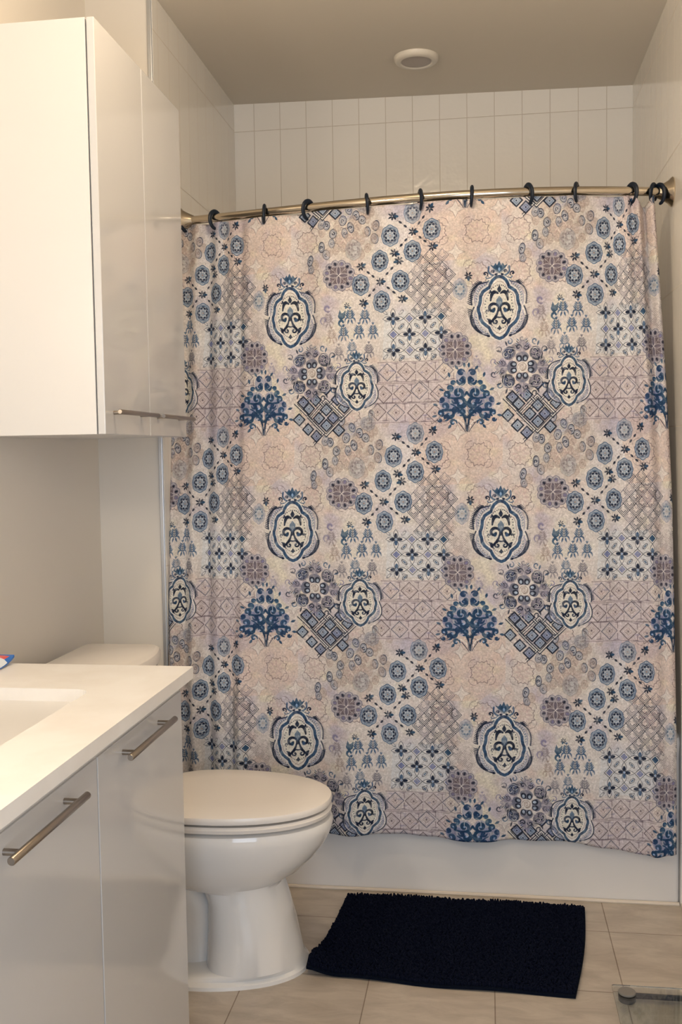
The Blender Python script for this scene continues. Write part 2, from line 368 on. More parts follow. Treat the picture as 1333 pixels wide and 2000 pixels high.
def m_flowers(x0, y0, P=31):
    fill([(x0 - 16, y0 - 14), (x0 + 86, y0 - 16), (x0 + 92, y0 + 76), (x0 - 22, y0 + 78)], (.80, .78, .76), .55)
    for i in range(4):
        for j in range(3):
            x, y = x0 + P * i, y0 + P * j
            if (i + j) % 2 == 0:
                for k in range(4):
                    t = k * math.pi / 2 + (math.pi / 2); d = (math.cos(t), math.sin(t)); n = (-d[1], d[0])
                    pet = bez((x, y), (x + d[0] * 10 + n[0] * 9, y + d[1] * 10 + n[1] * 9), (x + d[0] * 20, y + d[1] * 20)) + bez((x + d[0] * 20, y + d[1] * 20), (x + d[0] * 10 - n[0] * 9, y + d[1] * 10 - n[1] * 9), (x, y))
                    fill(pet, CREAM, .7); stroke(pet, 1.0, CHAR, .8)
                    ell(x + d[0] * 7.5, y + d[1] * 7.5, 5, 3.1, NAVY if (i * 3 + j + k) % 4 else SLATE, .95, rot=t)
                ell(x, y, 1.8, 1.8, PALEB, .9)
            else:
                for h, c, w in ((10.5, CHAR, 1.1), (8.6, CREAM, 1.5)):
                    stroke([(x, y - h), (x + h, y), (x, y + h), (x - h, y)], w, c, .9, close=True)
                h = 7.4; fill([(x, y - h), (x + h, y), (x, y + h), (x - h, y)], (.38, .40, .56) if (i + 2 * j) % 3 else BLUE, .85)
            if j < 3 and i < 3:
                for (lx, ly, sg) in ((x + P / 2, y + P / 2, 1 if (i + j) % 2 else -1),):
                    a = sg * math.pi / 4
                    ell(lx, ly, 6.4, 3.1, CHAR, .8, rot=a, ring=.9); ell(lx, ly, 4, 1.4, SLATE, .9, rot=a)
    for i in range(-1, 4):
        for yy, sg in ((y0 - P / 2, 1), (y0 + 2.5 * P, -1)):
            a = (math.pi / 4) * (1 if i % 2 else -1) * sg
            ell(x0 + P * (i + .5), yy + sg * 3, 5.5, 2.4, CHAR, .55, rot=a, ring=.9)

def m_greek(cx, cy, P=17.5):
    h = P * .70
    for i in range(-7, 9):
        for j in range(-7, 8):
            x = cx + (i + j) * h; y = cy + (i - j) * h * 1.04; dx, dy = x - cx, y - cy
            core = abs(dx) / 50 + abs(dy) / 98 < 1.02 and abs(dx) < 46 and abs(dy) < 62
            low = 8 < dx < 66 and 36 < dy < 112 and rng.rand() < .6
            if not (core or low): continue
            c = (CHAR if rng.rand() < .65 else GREY) if core else TAUPE; al = .85 if core else .5
            H = h * 1.04
            stroke([(x - h, y), (x, y - H), (x + h, y), (x, y + H)], 1.3 if core else .8, c, al * .8, close=True)
            q = h * .70
            stroke([(x - q * .5, y - q * .55), (x - q, y), (x, y + q * 1.04), (x + q, y), (x + q * .25, y - q * .8)], 1.0, c, al)
            q = h * .40
            stroke([(x - q, y), (x, y + q), (x + q, y)], 1.2, c, al)
def m_dark_diamonds(cx, cy):
    G = [(-140, 0), ]
    cells = [(1150, 680), (1015, 810), (925, 910), (1285, 810), (1150, 930), (1055, 1030), (1235, 1030), (1150, 1120), (910, 1160), (1020, 1245), (1370, 905), (795, 1040), (850, 830), (1300, 1180)]
    for (bx, by) in ((1145, 1025), (970, 850), (1330, 850), (900, 1210), (1145, 700)):
        X, Y = cx + (bx - 1145) / 6.06, cy + (by - 1025) / 6.06
        for r, c, w, al in ((38, CHAR, 1.9, .9), (35, CREAM, 2.2, .85), (32.3, CHAR, 1.6, .85)):
            if (bx, by) != (1145, 1025):
                pts = {(970, 850): [(-r, 0), (0, r), (r, 0)], (1330, 850): [(-r, 0), (0, r), (r * .6, r * .4)], (900, 1210): [(0, -r), (r, 0), (r * .4, r * .6)], (1145, 700): [(-r * .55, r * .45), (0, r), (r * .6, r * .4)]}[(bx, by)]
                stroke([(X + a, Y + b * .98) for a, b in pts], w, c, al * .9)
            else: stroke([(X, Y - r), (X + r, Y), (X, Y + r), (X - r, Y)], w, c, al, close=True)
    for k, (x, y) in enumerate(cells):
        X, Y = cx + (x - 1145) / 6.06, cy + (y - 1025) / 6.06
        h = 11.8
        fill([(X, Y - h), (X + h, Y), (X, Y + h), (X - h, Y)], (.56, .60, .66) if k % 3 else (.48, .50, .60), .85)
        stroke([(X, Y - h), (X + h, Y), (X, Y + h), (X - h, Y)], 2.7, CHAR, 1, close=True)
        stroke([(X, Y - 6), (X + 6, Y), (X, Y + 6), (X - 6, Y)], .8, SLATE, .7, close=True)
        ell(X, Y, 1.5, 1.5, CHAR, .8)
def m_tile_rows(dx, dy):
    rows = [(129, [(200, 0), (237, 0), (276, 0), (311, 0)]), (171, [(192, 1), (229, 0), (262, -5), (300, 2)]), (208, [(180, -2), (216, 0), (255, 1), (292, 3)])]
    fill([(184, 110), (300, 108), (306, 228), (168, 230)], (.79, .71, .69), .6)
    for ri, (y0, cs) in enumerate(rows):
        for k, (x, o) in enumerate(cs):
            y = y0 + o; h = 17 - (ri == 2) * .5
            c = TAUPE if (k + ri) % 3 else GREY
            stroke([(x, y - h), (x + h, y), (x, y + h), (x - h, y)], 1.8, c, .85, close=True)
            stroke([(x, y - h + 4), (x + h - 4, y), (x, y + h - 4), (x - h + 4, y)], .5, TAN, .5, close=True)
            stroke(polar(x, y, lambda t: 6 + 1.2 * math.cos(4 * t), 24), .8, TAN, .8, close=True)
            ell(x, y, 1.7, 2.1, TAUPE, .95); ell(x, y, 3.6, 4, TAN, .6, ring=.6)
            for s in (-1, 1):                      # wedge marks in the gaps
                fill([(x + h - 1, y + s * 15), (x + h + 8, y + s * 18), (x + h - 9, y + s * 18)], (.50, .43, .45), .75)
                stroke([(x + h + 1, y + s * 5), (x + h + 1, y + s * 17)], 1.4, TAUPE, .7)
        for s in (-1, 1): stroke([(cs[0][0] - 19, y0 + s * 19.4), (cs[-1][0] + 8, y0 + s * 19.4 - 1)], 1.0, TAUPE, .75)
    stroke([(262, 145), (300, 180)], 1.3, GREY, .7)
    for k in range(16):
        t = rng.rand(2); ell(172 + 130 * t[0], 112 + 118 * t[1], 6 * rng.rand() + 2, 1.8, LILAC, .4)
def m_mandala(cx, cy):
    R = np.random.RandomState(3)
    for i in range(12):
        t = 2 * math.pi * i / 12 + .2
        ell(cx + 40 * math.sin(t), cy - 41 * math.cos(t), 10, 7, GREY if i % 3 else LILAC, .5, rot=t)
    for i in range(4):                         # corner scrolls
        t = math.pi / 4 + math.pi / 2 * i; d = np.array([math.sin(t), -math.cos(t)]); n = np.array([-d[1], d[0]])
        c = np.array([cx, cy]) + d * 39
        stroke(spiral(c[0], c[1], 14, t, 1.0, 20, .5), 4, GREY if i % 2 else CHAR, .8)
        ell(c[0], c[1], 11, 11, (.30, .33, .42) if i in (3, 2) else (.50, .46, .50), .9)
        for s in (-1, 1):
            k = c + n * s * 5
            stroke(spiral(k[0], k[1], 9, t - math.pi / 2 * s, .9 * s, 16, .2), 3.2, NAVY if i != 1 else CHAR, .9, taper=(.5, 1, .7))
            stroke(spiral(k[0], k[1], 6, t + 1 * s, .7 * s, 12, .3), 1.4, CREAM, .9)
            q = c + d * 11 + n * s * 8
            leaf(q[0], q[1], 10, math.atan2(d[1] + n[1] * s * .5, d[0] + n[0] * s * .5), 3.5, CHAR if i else SLATE, .8)
        stroke([tuple(q) for q in bez(c - n * 15 - d * 6, c + d * 26, c + n * 15 - d * 6, 12)], 1.3, CREAM, .8)
    for i in range(4):                         # axis feathers
        t = math.pi / 2 * i; d = np.array([math.sin(t), -math.cos(t)]); n = np.array([-d[1], d[0]]); c = np.array([cx, cy])
        fill([c + d * 26, c + d * 34 + n * 13, c + d * 45 + n * 10, c + d * 55, c + d * 45 - n * 10, c + d * 34 - n * 13], (.54, .50, .54), .85)
        for s in (-1, 1):
            k = c + d * 38 + n * s * 7
            stroke(spiral(k[0], k[1], 6, t, .9 * s, 14, .2), 2.3, GREY if i % 2 else CHAR, .85)
            for m in range(4):
                q = c + d * (38 + 4 * m) + n * s * (9 - m); leaf(q[0], q[1], 7, math.atan2(d[1] + n[1] * s, d[0] + n[0] * s), 2.2, SLATE if m % 2 else CHAR, .7)
        stroke([c + d * 14, c + d * 62], 1.0, CREAM, .8)
    for i in range(4):                         # eight curls round the centre
        t = math.pi / 2 * i; d = np.array([math.sin(t), -math.cos(t)]); n = np.array([-d[1], d[0]]); c = np.array([cx, cy])
        k = c + d * 20; ell(k[0], k[1], 13, 9.5, (.42, .41, .46), .95, rot=t)
        for s in (-1, 1):
            k = c + d * 17 + n * s * 6
            ell(k[0], k[1], 5.5, 6.5, CHAR, .95, rot=t); ell(k[0] - d[0] * 1, k[1] - d[1] * 1, 2.8, 3.6, (.74, .76, .79), .95, rot=t)
        t += math.pi / 4; d = np.array([math.sin(t), -math.cos(t)]); k = c + d * 22
        fill([k - d * 6, k + np.array([-d[1], d[0]]) * 4, k + d * 6, k - np.array([-d[1], d[0]]) * 4], CREAM, .7)
    ell(cx, cy, 11, 11, CREAM, .95)
    for r in (9, 6, 3): stroke(spiral(cx, cy, r, r, .85, 20, .8), 1.1, TAN, .9)
def m_damask(cx, cy):
    for s in (-1, 1):
        X = lambda pts: [(cx + s * x, cy + y) for x, y in pts]
        ell(cx + s * 33, cy + 4, 20, 15, (.46, .47, .60), .7); ell(cx + s * 16, cy - 12, 14, 14, (.48, .49, .60), .6); ell(cx + s * 14, cy + 16, 12, 16, (.50, .50, .62), .5); ell(cx + s * 40, cy + 22, 14, 9, (.50, .50, .60), .5)
        ell(cx + s * 10, cy - 45, 10, 14, (.48, .50, .62), .5)
        for (x, y, r, a0, tn, w) in ((10, -36, 8, 0, .8, 6), (16, -12, 9, 2.2, .85, 7), (12, 8, 12, -1, -.8, 7), (38, -10, 6, 2, .8, 6), (42, 12, 8, 1, .8, 6), (33, 28, 9, -2.4, -.6, 6.5), (50, 26, 6, 2, .8, 5), (10, 24, 7, 1.2, .8, 4.5), (26, 44, 7, 3.0, .8, 4)):
            stroke(X(spiral(x, y, r, a0, tn, 16, .25)), w * 1.2, BLUE if (x + y) % 3 else (.07, .22, .35), .95, taper=(.5, 1.1, .9))
            ell(cx + s * x, cy + y, 2, 2, (.66, .72, .82), .8)
        stroke(X(bez((0, 58), (4, 20), (30, 8), 12)), 4.0, BLUE, .95, taper=(.5, 1, .6))
        stroke(X(bez((2, 34), (16, 14), (52, 22), 12)), 5.0, BLUE, .95)
        stroke(X(bez((0, -14), (8, 2), (34, -4), 12)), 4.2, BLUE, .95)
        stroke(X(bez((1, 60), (8, 40), (22, 38), 12)), 2, CREAM, .9); stroke(X(bez((3, 62), (12, 48), (16, 44), 8)), 1.4, NAVY, .9)
        for (x, y, r, a0, tn, w) in ((10, -52, 6, 3.6, .8, 5.5), (8, -40, 6, .5, .7, 5), (25, -32, 4, 3.4, .7, 5), (33, -22, 7, 1.0, .75, 6), (22, 2, 6, 0, .8, 5), (22, 22, 7, 2.5, .8, 6), (40, 34, 6, 1.4, .8, 5.5), (48, 0, 4.5, 1, .8, 5), (52, 38, 4, 0, .7, 4)):
            stroke(X(spiral(x, y, r, a0, tn, 16, .2)), w * 1.2, (.07, .24, .37) if (x + y) % 2 else (.06, .19, .32), .93, taper=(.4, 1.2, .9))
        for (x, y, an) in ((16, -58, -.9), (32, -44, -1.3), (44, -18, -.4), (56, 10, -.3), (58, 30, .2), (30, 48, .9), (4, -62, -1.5)):
            leaf(cx + s * x, cy + y, 9, math.atan2(math.sin(an), s * math.cos(an)), 5, BLUE, .9)
        stroke(X(bez((6, -30), (18, -26), (16, -14), 8)), 1.4, CREAM, .8)
    for r in (2, 5): stroke([(cx - r, cy + 30), (cx - r * .6, cy + 58), (cx, cy + 62), (cx + r * .6, cy + 58), (cx + r, cy + 30)], 1.2, NAVY, .9)
    ell(cx, cy - 2, 3, 5, CREAM, .8)
def m_lace(x0, y0):
    fill([(-172, -210), (10, -214), (8, -120), (-40, -84), (-150, -80)], (.83, .68, .59), .45)
    for i in range(-1, 3):
        for j in range(-1, 2):
            x, y = x0 + 80 * i, y0 + 83 * j
            if i < 2:
                st = [(x + (r := (17 if k % 2 == 0 else 7.5)) * math.sin(k * math.pi / 4), y - r * math.cos(k * math.pi / 4)) for k in range(8)]
                fill(st, (.85, .79, .73), .75); stroke(st, .9, TAUPE, .5, close=True)
                stroke([(x - 34, y), (x + 34, y)], .6, (.86, .78, .70), .6); stroke([(x, y - 34), (x, y + 34)], .6, (.86, .78, .70), .6)
            X, Y = x + 40, y + 41.5
            f = lambda t: 23.5 - 3.4 * abs(math.cos(4 * t)) ** .6 + 1.2 * math.cos(16 * t)
            fill(polar(X, Y, f, 64), (.84, .73, .65), .45)
            stroke(polar(X, Y, f, 64), 1.3, TAUPE, .75, close=True)
            for k in range(4):
                t = math.pi / 4 + k * math.pi / 2; d = (math.sin(t), -math.cos(t)); c0 = (X + 28 * d[0], Y + 28 * d[1])
                stroke(bez((c0[0] - 9 * d[1], c0[1] + 9 * d[0]), (c0[0] + 8 * d[0], c0[1] + 8 * d[1]), (c0[0] + 9 * d[1], c0[1] - 9 * d[0])), 1.1, TAUPE, .6)
            stroke([(X - 17, Y), (X + 17, Y)], .6, (.86, .78, .70), .6)
            for k in range(8):
                t = k * math.pi / 4; ell(X + 11 * math.sin(t), Y - 11 * math.cos(t), 2.2, 6, (.74, .60, .57), .45, rot=t)
            ell(X, Y, 4, 4, TAN, .4, ring=.8)
def m_pebbles():
    A = [(765, 40, 1), (810, 75, 1), (727, 105, 1), (775, 150, 1), (625, 130, 1.2), (665, 185, .9), (738, 185, .6), (595, 170, .4), (820, 140, .4), (880, 180, .7), (935, 150, 1.1), (925, 230, .7), (655, 245, .6), (682, 290, .3), (620, 315, .7), (590, 265, 1), (880, 285, .5), (640, 300, .3), (700, 60, .5), (690, 140, .3), (850, 60, .5), (880, 100, .35), (905, 60, .3), (960, 190, .3), (700, 220, .3), (760, 220, .4), (840, 230, .3), (510, 340, 1), (515, 395, .6), (545, 370, .4)]
    B = [(735, 70, 1), (785, 100, 1.1), (745, 170, .8), (790, 215, .7), (840, 80, .8), (830, 150, .6), (800, 20, 1), (880, 60, .4), (900, 120, .4), (950, 200, 1), (890, 235, .6), (940, 280, .7), (1000, 60, .3), (700, 130, .5), (650, 90, .4)]
    pts = [(x / 3.174 - 112, y / 3.174 - 212 + 4, a) for x, y, a in A] + [(x / 3.174 - 119, y / 3.174 - 225 + 1, a * .5) for x, y, a in B[7:]]
    rp = np.random.RandomState(9)
    for k in range(34):
        x, y = 74 + 98 * rp.rand(), -222 + 118 * rp.rand() ** 1.2
        if min(math.hypot(x - q[0], y - q[1]) for q in pts) > 10: pts.append((x, y, .35 + .5 * rp.rand() * (y < -150)))
    for k, (x, y, a) in enumerate(pts):
        c = (NAVY if a > .9 else CHAR) if a > .5 else TAN
        al = min(1, a * 1.0); ro = (k * 37 % 11 - 5) * .05; rx, ry = 5.8 + (k % 3) * .6, 8.6 + (k % 4) * .5
        ell(x, y, rx, ry, (.66, .64, .66) if a > .5 else (.74, .64, .58), .6, rot=ro)
        ell(x, y, rx, ry, c, al * .75 + .1, rot=ro, ring=1.3)
        ell(x, y, rx * .66, ry * .7, SLATE if a > .5 else TAN, al * .6, rot=ro, ring=.8)
        stroke(spiral(x, y, 3.6, k, .8, 10, .3), 1.9, c, al * .85)
def paint_pattern():
    base_wash()
    for (x, y, rx, ry, c, a) in ((235, -95, 70, 95, (.88, .82, .77), .75), (150, 30, 60, 60, (.86, .80, .74), .6), (250, 55, 70, 55, (.87, .83, .79), .6), (0, 10, 62, 75, (.88, .82, .75), .5), (138, 150, 50, 60, (.86, .80, .73), .4), (130, -150, 60, 60, (.80, .73, .64), .5), (250, 185, 80, 60, (.76, .69, .69), .45), (285, -40, 50, 60, (.82, .75, .70), .5), (-150, -190, 70, 25, (.66, .61, .66), .45), (100, -205, 60, 14, (.66, .62, .66), .35)):
        glow(x, y, rx, ry, c, a)
    m_lace(-77, -181)
    for k in range(26):
        x, y = 70 + 110 * rng.rand(), -215 + 130 * rng.rand(); ell(x, y, 4 + 4 * rng.rand(), 5 + 5 * rng.rand(), (.76, .68, .60), .35)
    m_pebbles()
    m_round(137, -116, 17, 20, .35, TAUPE, TAN); m_round(-70, -26, 14, 19, .45, SLATE, LILAC)
    m_round(160, 228, 15, 14, .35, GREY, GREY); m_round(125, -190, 15, 15, .25, LILAC, TAUPE)
    m_greek(285, -42)
    m_tile_rows(0, 0)
    m_flowers(213, 24.5)
    for (x, y, a, c) in ((85, 20, .45, TAUPE), (91, 52, .5, TAN), (115, 48, .8, SLATE), (128, 14, .9, SLATE), (157, 15, .9, SLATE), (145, 45, .95, SLATE), (173, 46, .8, SLATE), (164, 83, .7, GREY), (131, 78, .6, SLATE), (105, 86, .55, GREY), (-58, 94, .5, TAN), (-40, 118, .5, LILAC)):
        m_palm(x, y, 1., c, a)
    for (x, y, a0) in ((84, -2, 1), (76, 22, 2), (112, 28, 1)):
        stroke(spiral(x, y, 8, a0, .8, 14, .3), 4.5, BLUE if x > 100 else LILAC, .8, taper=(.4, 1, .8))
    fill([(104, 16), (108, 2), (112, 10), (120, 4), (118, 18), (110, 24)], TEAL, .85)
    m_dark_diamonds(77, 215)
    m_mandala(48, 126)
    for k in range(14):
        t = k * .449; stroke(spiral(48 + 57 * math.sin(t), 126 - 55 * math.cos(t), 6.5, t * 3, .85, 12, .25), 2.6, (GREY, SLATE, CHAR, LILAC)[k % 4], .75, taper=(.4, 1, .8))
    m_rosette(107, -66, 32, 31); m_rosette(-80, 90, 31, 35, 1)
    m_damask(-59, 186)
    m_big(4, 9, .97); m_big(139, 153, .76)
    m_leafs(-54, -52, math.pi / 2, .8); m_leafs(122, -6, 1.9, .55, .9)
    L = [(215, -176), (253, -145), (291, -111), (217, -104), (226, -89), (151, -82), (189, -49), (231, -14), (154, -10), (287, -186)]
    for p, q in ((0, 1), (9, 1), (1, 3), (1, 2), (5, 6), (4, 6), (6, 8), (6, 7)): chain(L[p], L[q])
    for k, (x, y) in enumerate(((253, -182), (210, -138), (290, -145), (252, -107), (189, -90), (228, -49), (150, -46), (191, -10))):
        m_round(x, y, 17, 19.5, .6 if k == 0 else 1.)
    for k, (x, y) in enumerate(L): m_leafs(x, y, (0, .1, -.2, .3, 2.8, -.5, 0, -.1, .2, -1)[k], .88)
    g = 1 + .035 * soft_noise(1.6, 21)[..., None] + .02 * soft_noise(.7, 22)[..., None]
    return np.clip(CV * g * np.array((.945, 1.005, 1.075)), 0, 1)
# ---------------------------------------------------------------- materials
M_paint = mat('warm_white_wall_paint', (.74, .70, .64), .55); bump(N(M_paint), 220, .08, .0005)
M_ceil = mat('ceiling_paint', (.74, .67, .56), .8); bump(N(M_ceil), 160, .1, .0005)
TC1, TC2, TG = (.84, .81, .76), (.82, .79, .74), (.60, .54, .47)
M_tb = tile_mat('glazed_wall_tile_back', 'xz', .08 - .1035, 2.588 - 2.8, .1035, .4, TC1, TC2, TG, .13, wav=.9, wscale=24)
M_ts = tile_mat('glazed_wall_tile_side', 'yz', .98 - 1.035, 2.588 - 2.8, .1035, .4, TC1, TC2, TG, .13, wav=.2)
M_floor = tile_mat('stone_floor_tile', 'xy', .984 - .3135 * 4, -.187 - .3135 * 12, .3135, .3135, (.50, .44, .37), (.47, .415, .35), (.27, .215, .17), .32, .0016, .12, 30, True)
M_lam = mat('gloss_white_laminate', (.57, .565, .56), .08)
M_side = mat('white_cabinet_panel', (.66, .645, .625), .3)
n, _, _ = noise_col(mat('quartz_counter', (.85, .82, .78), .22), (.86, .83, .79), (.90, .88, .85), 9, detail=6, lo=.4, hi=.6); M_quartz = bpy.data.materials['quartz_counter']
M_porc = mat('glazed_porcelain', (.80, .78, .75), .07, **{'Coat Weight': .3})
M_seat = mat('white_seat_plastic', (.83, .78, .72), .25)
M_tub = mat('white_tub_enamel', (.78, .76, .74), .22)
M_basin = mat('white_basin_ceramic', (.9, .9, .92), .12)
M_nick = mat('brushed_nickel', (.36, .315, .27), .30, 1.)
M_chrome = mat('polished_steel', (.56, .49, .39), .12, 1.)
M_ring = mat('navy_ring_plastic', (.006, .012, .024), .4, **{'Specular IOR Level': .3})
M_caulk = mat('cream_caulk', (.70, .62, .52), .5)
M_trim = mat('satin_aluminium_edge_trim', (.62, .65, .69), .35, .85)
M_dark = mat('dark_grey_plastic', (.008, .008, .009), .45)
M_grey = mat('warm_grey_plastic', (.20, .185, .165), .5)
M_glass = mat('clear_float_glass', (.93, .97, .94), .02, **{'Transmission Weight': 1., 'IOR': 1.45})
M_lampw = mat('cream_lamp_trim', (.74, .68, .58), .4)
M_lens = mat('frosted_lamp_lens', (.42, .36, .31), .35)

# ---------------------------------------------------------------- the room
LX, RX, BY, RR, FY = -.207, 1.52, .98, 1.80, -3.6
def ceil_z(x): return 2.694 - .0165 * x
bm = bmesh.new(); box(bm, LX - .1, RR + .1, FY - .3, BY + .1, -.1, 0); struct('floor', bm, M_floor)
bm = bmesh.new(); box(bm, LX - .1, RR + .1, FY - .3, BY + .1, 2.694, 2.80)
for v in bm.verts:
    if v.co.z < 2.75: v.co.z = ceil_z(v.co.x)
struct('ceiling', bm, M_ceil)
bm = bmesh.new(); box(bm, LX - .1, LX, FY, 0, 0, 2.72); struct('wall_left', bm, M_paint)
bm = bmesh.new(); box(bm, LX - .1, -.012, 0, BY + .1, 0, 2.72); struct('wall_wing', bm, M_paint)
bm = bmesh.new(); box(bm, -.012, 0, .0, BY, 0, 2.72); struct('wall_alcove_left', bm, M_ts)
bm = bmesh.new(); box(bm, -.012, RX, BY, BY + .1, 0, 2.72); struct('wall_back', bm, M_tb)
bm = bmesh.new(); box(bm, RX, RX + .1, -.012, BY + .1, 0, 2.72); struct('wall_alcove_right', bm, M_ts)
bm = bmesh.new(); box(bm, RX + .1, RR, -.012, .1, 0, 2.72); box(bm, RR, RR + .1, FY, .1, 0, 2.72); struct('wall_right', bm, M_paint)
bm = bmesh.new(); box(bm, LX, .5, FY, FY + .1, 0, 2.72); box(bm, 1.5, RR, FY, FY + .1, 0, 2.72); box(bm, .5, 1.5, FY, FY + .1, 2.1, 2.72); struct('wall_front', bm, M_paint)
bm = bmesh.new(); box(bm, -.014, -.001, -.008, .006, 0, 2.68, .002); struct('trim_1', bm, M_trim)
bm = bmesh.new(); box(bm, RX + .004, RX + .04, -.034, -.012, 0, .40, .003); box(bm, RX, RX + .05, -.040, -.012, 0, .012, .002); struct('trim_2', bm, M_caulk)
bm = bmesh.new(); box(bm, LX, -.015, -.012, 0, 0, .075, .002); box(bm, LX, LX + .012, -.86, 0, 0, .075, .002); struct('baseboard_left', bm, M_caulk)

# ---------------------------------------------------------------- bathtub
tub = empty('bathtub', (.76, 0, 0), 'white alcove bathtub with plain front apron behind the curtain and rug', 'bathtub')
bm = bmesh.new()
secs = []
for z, i in ((.0, .004), (.01, .003), (.30, .004), (.44, .006), (.462, .0), (.478, -.004), (.492, .004), (.497, .02), (.495, .06), (.485, .075), (.45, .085), (.25, .11), (.13, .16), (.105, .24)):
    secs.append(rrect(.0005 + max(0, i - .02) * 1.0 + (0 if i < .05 else .01), RX - .0005 - max(0, i - .02) * 1.0 - (0 if i < .05 else .01), 0 + i, .96 - max(0, i), .012 if i < .05 else min(.12, .03 + i * .7), z))
loft(bm, secs, True, True); part('tub_shell', bm, M_tub, tub)
bm = bmesh.new(); tube(bm, [(.005, -.003, .004), (RX - .002, -.003, .004)], .006, 8); part('caulk_bead', bm, M_caulk, tub)
bm = bmesh.new(); lathe(bm, [(.0, 0), (.03, 0), (.034, .002), (.034, .006), (0, .006)][1:4], (1.32, .48, .104)); part('drain', bm, M_chrome, tub)

# ---------------------------------------------------------------- recessed ceiling lamp over the tub
cz = ceil_z(.742)
lamp = empty('ceiling_lamp', (.742, .605, cz), 'round white recessed ceiling lamp, switched off, above the tub', 'lamp')
bm = bmesh.new(); lathe(bm, [(.052, -.003), (.050, -.013), (.056, -.018), (.066, -.018), (.073, -.014), (.077, -.007), (.078, 0)], (.742, .605, cz)); part('trim_ring', bm, M_lampw, lamp)
bm = bmesh.new(); lathe(bm, [(.002, -.0150), (.030, -.0152), (.048, -.0150), (.0515, -.0140)], (.742, .605, cz - .0008)); part('lens', bm, M_lens, lamp)

# ---------------------------------------------------------------- curtain rod
RODX = [0, .14, .29, .43, .6, .78, .99, 1.2, 1.35, 1.52]; RODY = [.228, .203, .165, .137, .106, .082, .073, .092, .122, .172]
_rc = np.polyfit(RODX, RODY, 4)
def rod_y(x): return float(np.polyval(_rc, x))
RZ = 2.077
rod = empty('curtain_rod', (.76, rod_y(.76), RZ), 'curved polished metal shower curtain rod across the tub alcove', 'curtain rod')
bm = bmesh.new(); tube(bm, [(x, rod_y(x), RZ) for x in np.linspace(.012, RX - .012, 60)], .0127, 24); part('rod_tube', bm, M_chrome, rod)
for s, x0 in ((1, 0), (-1, RX)):
    bm = bmesh.new(); lathe(bm, [(.042, 0), (.043, s * .003), (.040, s * .008), (.033, s * .014), (.026, s * .026), (.019, s * .040), (.0145, s * .050), (.0128, s * .052)], (x0, rod_y(x0 + s * .02), RZ), 'x'); part('wall_flange', bm, M_chrome, rod)
# ---------------------------------------------------------------- shower curtain
pix = paint_pattern().astype(np.float32)
rgba = np.ones((TH, TW, 4), np.float32); rgba[..., :3] = pix[::-1]
img = bpy.data.images.new('fabric_print', TW, TH); img.pixels.foreach_set(rgba.ravel()); img.update(); img.pack()
M_cur = mat('printed_curtain_fabric', (.8, .7, .6), .75, **{'Specular IOR Level': .25})
n = N(M_cur); uvn = n.new('ShaderNodeUVMap', uv_map='fabric'); ti = n.new('ShaderNodeTexImage', image=img, extension='REPEAT', interpolation='Cubic')
n.ln(uvn.outputs[0], ti.inputs[0])
hs = n.new('ShaderNodeHueSaturation'); hs.inputs['Saturation'].default_value = .95; hs.inputs['Value'].default_value = 1.0; n.ln(ti.outputs[0], hs.inputs['Color']); n.ln(hs.outputs[0], n.b.inputs['Base Color'])
mp = n.new('ShaderNodeMapping'); mp.inputs['Scale'].default_value = (420, 440, 1); wv = n.new('ShaderNodeTexNoise'); wv.inputs['Scale'].default_value = 1.; n.ln(uvn.outputs[0], mp.inputs[0]); n.ln(mp.outputs[0], wv.inputs['Vector'])
b_ = n.new('ShaderNodeBump'); b_.inputs['Strength'].default_value = .25; b_.inputs['Distance'].default_value = .0006; n.ln(wv.outputs[0], b_.inputs['Height']); n.ln(b_.outputs[0], n.b.inputs['Normal'])
XT = [-.80, -.663, -.49, -.35, -.296, -.194, 0, 1, 1.50, 1.70, 1.806, 1.86]
XX = [-.03, .03, .119, .188, .212, .275, .387, 1.013, 1.312, 1.425, 1.478, 1.502]
XTOP = [-.04, .02, .113, .178, .205, .268, .371, 1.013, 1.318, 1.398, 1.440, 1.462]     # where the header sits on the rod
RINGS = [.022, .125, .293, .437, .622, .783, .934, 1.098, 1.238, 1.397, 1.462, 1.480]
def zt(x):                                                                   # header line, sagging a little between rings
    d = min(abs(x - r) for r in RINGS); s = .0025 * min(1, d / .07)
    if 1.40 < x < 1.46: s += .030 * math.sin((x - 1.40) / .06 * math.pi) ** 1.2
    return 2.0625 - s
def zb(x): return float(np.interp(x, [0, .3, .515, .65, .738, .86, .979, 1.08, 1.185, 1.29, 1.373, 1.44, 1.50], [.19, .185, .184, .189, .190, .182, .180, .188, .190, .180, .168, .162, .168]))
NU, NV = 460, 260
tus = np.linspace(-.76, 1.875, NU)
V = np.zeros((NV, NU, 3)); UV = np.zeros((NV, NU, 2))
rs = np.random.RandomState(5); ph = rs.rand(8) * 6.28
